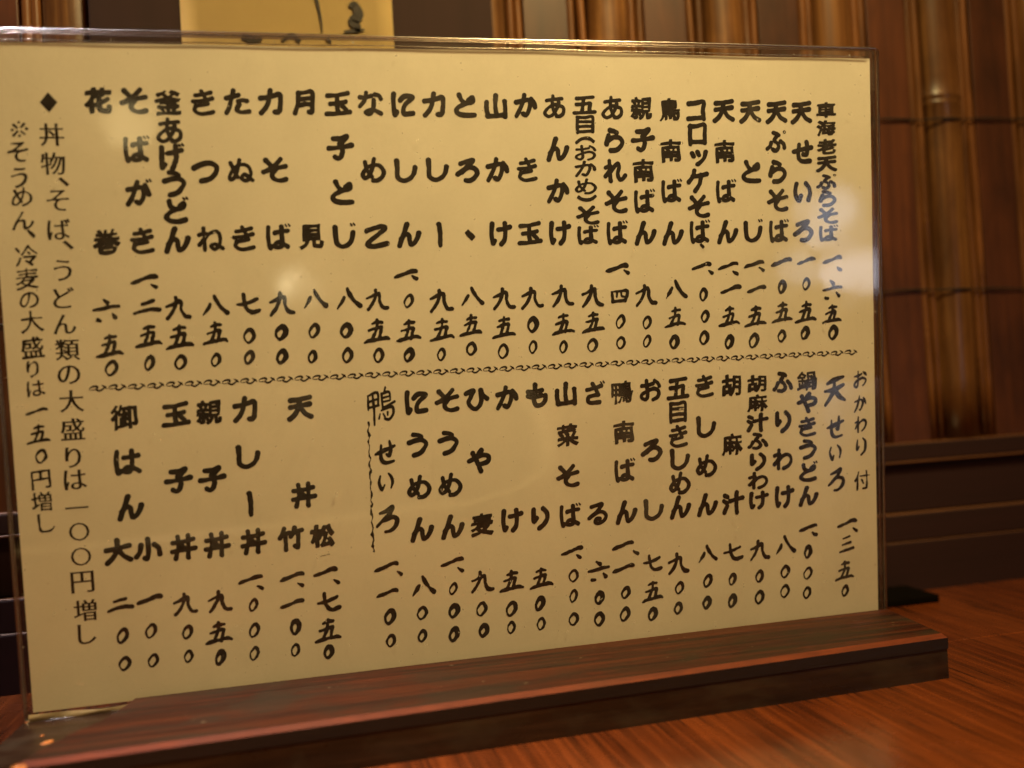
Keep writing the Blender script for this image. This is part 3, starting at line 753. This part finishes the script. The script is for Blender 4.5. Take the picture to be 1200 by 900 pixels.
# ------------------------------------------------------------------ menu card in its clear case
TILT = R(4.849)
menu = tag(empty('menu_card', (0, 0, 0), (TILT, 0, 0)), 'cream Japanese noodle menu sheet in a clear plastic case standing in the wooden stand', 'menu')
def warp(u, v): return .0
bm = bmesh.new()
gx = np.linspace(-148, 148.6, 25); gz = np.linspace(.3, 205.0, 17)
def ptop(u): return 205.6-.5*abs(u)/150+.15*math.sin(u*.05)
G = [[bm.verts.new(Vector((u, 0, -.6+(ptop(u)+.6)*b))*MM) for u in gx] for b in np.linspace(0, 1, 17)]
for j in range(16):
    for i in range(24): bm.faces.new((G[j][i], G[j][i+1], G[j+1][i+1], G[j+1][i]))
paper = from_bm('paper_sheet', bm, PAPER, menu)
sd = paper.modifiers.new('thickness', 'SOLIDIFY'); sd.thickness = .15*MM; sd.offset = -1
# make sure the printed side faces the viewer and stays at local y = 0
if paper.data.polygons[0].normal.y > 0:
    paper.data.flip_normals()
CELL = 7.95
for s in NAMES:
    it = []
    for c, u, v, k in parse(s):
        if c == 'ー': g = stroke_glyph('ー', 5, .01, 1.0)
        elif c == '〇': g = stroke_glyph('〇', 3)
        elif c in KANA or c in VOICED: g = kana_glyph(c)
        else: g = font_glyph(c, 'name')
        w = CELL if k > .6 else CELL*k
        h = CELL*k
        if c == 'ッ': w = CELL
        if c in KANA and k < .72: g = kana_glyph(c, .080)
        it.append((*g, u, v, w, h))
    ink_object('dish_name', it, paper)
seed = 100
for src, fat in ((PRICES, 1.0), (BRUSH_PRICES, .95)):
    for s in src:
        it = []
        for c, u, v, k in parse(s):
            seed += 1; q = random.Random(seed).uniform(.95, 1.06)
            g = stroke_glyph(c, seed, .022, fat, 34 if c in '〇、' else 46)
            it.append((*g, u, v, 7.7*q, 7.9*q))
        ink_object('price', it, paper)
for i, s in enumerate(BRUSH):
    it = []
    for c, u, v, k in parse(s):
        g = kana_glyph(c, .084, i+1, .16, .02, taper=-.55) if c in KANA else font_glyph(c, 'hand', i)
        it.append((*g, u, v, 7.4*k, 8.2*k))
    ink_object('brush_writing', it, paper)
c, u, v, k = parse(KAMO)[0]
ink_object('brush_writing', [(*kana_glyph('K', .050, 3, .14, .012, 72, -.3), u, v, 9.6, 11.8)], paper)
for s, st, sz in ((NOTE_A, 'note', 8.0), (NOTE_B, 'hand', 7.2)):
    it = []
    for c, u, v, k in parse(s):
        if st == 'hand' and c in '一五〇':
            it.append((*stroke_glyph(c, ord(c), .01, .8 if c != '〇' else .75), u, v, sz*(1.25 if c == '〇' else .9), sz*(1.1 if c == '〇' else .9)))
        else:
            it.append((*font_glyph(c, st), u, v, sz*k, sz*k))
    ink_object('note_line', it, paper)
# diamond mark, small tick under the last price name, hand-ruled line
ink_object('diamond_mark', [([(-2.5, 0), (0, -3.0), (2.5, 0), (0, 3.0)], [(0, 1, 2, 3)], -130.7, 187.4, 1, 1)], paper)
ink_object('small_tick', [(*stroke_glyph('一', 9, .01, .35), -55.9, 40.7, 3.4, 2.2)], paper)
def path_glyph(pts, n=None, box=1.0):
    q = densify(pts, 3) if len(pts) > 2 else [np.array(p) for p in pts]
    return q
def ribbon(pts):
    """variable width flat ribbon in mm"""
    V = []; F = []
    P = [np.array(p, float) for p in pts]
    for i, p in enumerate(P):
        a = P[max(0, i-1)][:2]; b = P[min(len(P)-1, i+1)][:2]; d = b-a; d = d/(np.linalg.norm(d)+1e-9); nn = np.array([-d[1], d[0]])
        V += [tuple(p[:2]+nn*p[2]), tuple(p[:2]-nn*p[2])]
    for i in range(len(P)-1): F.append((2*i, 2*i+1, 2*i+3, 2*i+2))
    return V, F
r = random.Random(4); pts = []
for i in range(66):
    t = i/65
    pts.append((-39.5-.5*t+.22*math.sin(i*1.1)+r.gauss(0, .10), 84.1-43.9*t, max(.09, .26+.10*math.sin(i*.95+math.sin(i*.3)*3)+r.gauss(0, .11))))
V_, F_ = ribbon(pts)
ink_object('ruled_brush_line', [(V_, F_, 0, 0, 1, 1)], paper)
# ornamental braided divider: a row of small loops with tails
items = []
N_LOOP = 47
for i in range(N_LOOP):
    t = i/(N_LOOP-1); u = -123.0+t*261.3; v = 99.95-1.45*t
    j = r.uniform(-.1, .1)
    loop = [(u+1.2*math.cos(a)-.7, v+j+.55*math.sin(a)+.22*math.cos(a), .20+.12*math.sin(a+1)) for a in [k*2*math.pi/9 for k in range(-1, 8)]]
    tail = [(u-.3, v-.3+j, .2), (u+.9, v-.95, .30), (u+2.1, v-.4, .24), (u+3.0, v+.4, .12)]
    tick = [(u+1.7, v+.8, .10), (u+2.6, v+.2, .30), (u+3.2, v-.4, .12)]
    for s in (loop, tail, tick):
        V_, F_ = ribbon(densify(s, 3)); items.append((V_, F_, 0, 0, 1, 1))
ink_object('braided_divider', items, paper)

# clear case: two sheets, a cut rim all round
def rounded(u0, u1, v0, v1, r, n=5):
    P = []
    for cx, cy, a0 in ((u1-r, v0+r, -90), (u1-r, v1-r, 0), (u0+r, v1-r, 90), (u0+r, v0+r, 180)):
        for k in range(n): a = R(a0+90*k/(n-1)); P.append((cx+r*math.cos(a), cy+r*math.sin(a)))
    return P
U0, U1, V0, V1 = -150.2, 151.0, -2.9, 208.6
def case_sheet(y, name):
    bm = bmesh.new(); nx, nz = 40, 28
    g = []
    for j in range(nz+1):
        row = []
        for i in range(nx+1):
            a = i/nx; b = j/nz; bow = 1.0*math.sin(math.pi*a)*math.sin(math.pi*b)
            edge = min(a, 1-a, b, 1-b)
            yy = y-(1 if y < 0 else -1)*(0.25*bow)
            row.append(bm.verts.new(Vector((U0+.6+(U1-U0-1.2)*a, yy, V0+.6+(V1-V0-1.2)*b))*MM))
        g.append(row)
    for j in range(nz):
        for i in range(nx): bm.faces.new((g[j][i], g[j][i+1], g[j+1][i+1], g[j+1][i]))
    return from_bm(name, bm, CASE, menu, True)
case_sheet(-1.25, 'case_front'); case_sheet(1.25, 'case_back')
R0 = rounded(U0, U1, V0, V1, 1.6)
for y in (-1.4, 1.4):
    from_bm('case_rim', tube_bm([(u, y+.10*math.sin(u*.05), v+.12*math.sin(u*.043+y)) for u, v in
            [(a[0]+(b[0]-a[0])*k/24, a[1]+(b[1]-a[1])*k/24) for a, b in zip(R0, R0[1:]+R0[:1]) for k in (range(24) if (abs(a[0]-b[0])+abs(a[1]-b[1])) > 5 else (0,))]], .55, 8, True), CASE_E, menu, True)
bm = bmesh.new()
ring = [[bm.verts.new(Vector((u, y, v))*MM) for u, v in R0] for y in (-1.2, 1.2)]
for k in range(len(R0)):
    q = (k+1) % len(R0); bm.faces.new((ring[0][k], ring[0][q], ring[1][q], ring[1][k]))
from_bm('case_edge', bm, CASE_E, menu)
from_bm('highlight_tube', tube_bm([(-147.5+i*5, -.75, 206.0-.4*abs(-147.5+i*5)/150+.12*math.sin(i*.6)) for i in range(60)], .20, 6), CASE_E, menu, True)  # added tube that draws the bright highlight along the paper's top edge

# the soft fold of film gathered under the sheet at its left foot
FILM = mat_plain('cloudy_film', (.30, .25, .17), .35, .8, (200, 200, 500), .4)
bm = bmesh.new(); P = []
for i in range(25):
    t = i/24; u = -149.0+31*t
    top = -.6-.5*t+.5*math.sin(t*6+1)*t; bot = -2.9
    P.append([bm.verts.new(Vector((u, -1.6-.25*math.sin(math.pi*b)-.2*math.sin(t*11+b*3), top+(bot-top)*b))*MM) for b in (0, .3, .6, 1)])
for a, b in zip(P, P[1:]):
    for k in range(3): bm.faces.new((a[k], a[k+1], b[k+1], b[k]))
from_bm('case_fold', bm, FILM, menu, True)

# ------------------------------------------------------------------ writing on the notice (wall)
def notice_ink(strokes):
    it = []
    for s in strokes:
        V_, F_ = ribbon(densify(s, 5)); it.append((V_, F_, 0, 0, 1, 1))
    return ink_object('brush_writing', it, notice, -1.25)
ox = 55; oz = -250
def NS(*p): return [(x+ox, z+oz, w) for x, z, w in p]
notice_ink([NS((-44.6, 276, 1.0), (-44.2, 262, .8), (-43.4, 256, .6), (-42.6, 250, .4), (-42.6, 245.5, .25))])
notice_ink([NS((-33, 262.5, .6), (-28, 262, 1.1), (-24, 264, .5)), NS((-30.5, 257, .9), (-28.4, 258, 1.4), (-27.0, 253.5, 2.2), (-29.6, 250.8, 1.9), (-27.6, 248.6, 1.5), (-28.4, 246.6, 1.2)),
            NS((-33.5, 246.2, .5), (-29, 246.9, .8), (-24.8, 247.4, .35))])
notice_ink([NS((-75, 243.4, 1.0), (-71, 242.4, 1.5), (-67, 242.6, .8)), NS((-59, 242.0, .7), (-55, 244.4, .8), (-51.6, 241.8, .8)), NS((-40.6, 243.5, .9), (-39, 241.4, .4))])
bpy.data.objects.remove(tmp_ob); bpy.data.curves.remove(tmp_cu)

# ------------------------------------------------------------------ serving tray in front of the menu, seen only mirrored in the case
tray = tag(empty('tray', (0, -0.40, TZ*MM)), 'dark lacquered tray with pale wooden rim lying before the menu, mirrored as a faint arc', 'tray')
rim = [(-330, 215), (-150, 214), (-41, 209), (25, 194), (75, 155), (108, 80), (128, -9), (145, -100), (161, -218), (150, -300), (-330, -320)]
pts = [(p[0], p[1]) for p in densify([(a, b, 1) for a, b in rim], 6)]
bm = bmesh.new(); loops = [[bm.verts.new(Vector((x*k, y*k, z))*MM) for x, y in pts] for k, z in ((1, 1), (1, 10), (.94, 10), (.935, 4))]
n = len(pts)
for a, b in zip(loops, loops[1:]):
    for i in range(n): bm.faces.new((a[i], a[(i+1) % n], b[(i+1) % n], b[i]))
from_bm('rim', bm, mat_plain('pale_rim_wood', (.80, .72, .55), .5, .05), tray)
bm = bmesh.new(); bm.faces.new([bm.verts.new(Vector((x*.936, y*.936, 4))*MM) for x, y in pts])
from_bm('tray_bottom', bm, mat_plain('black_lacquer', (.012, .006, .005), .3, .2), tray)
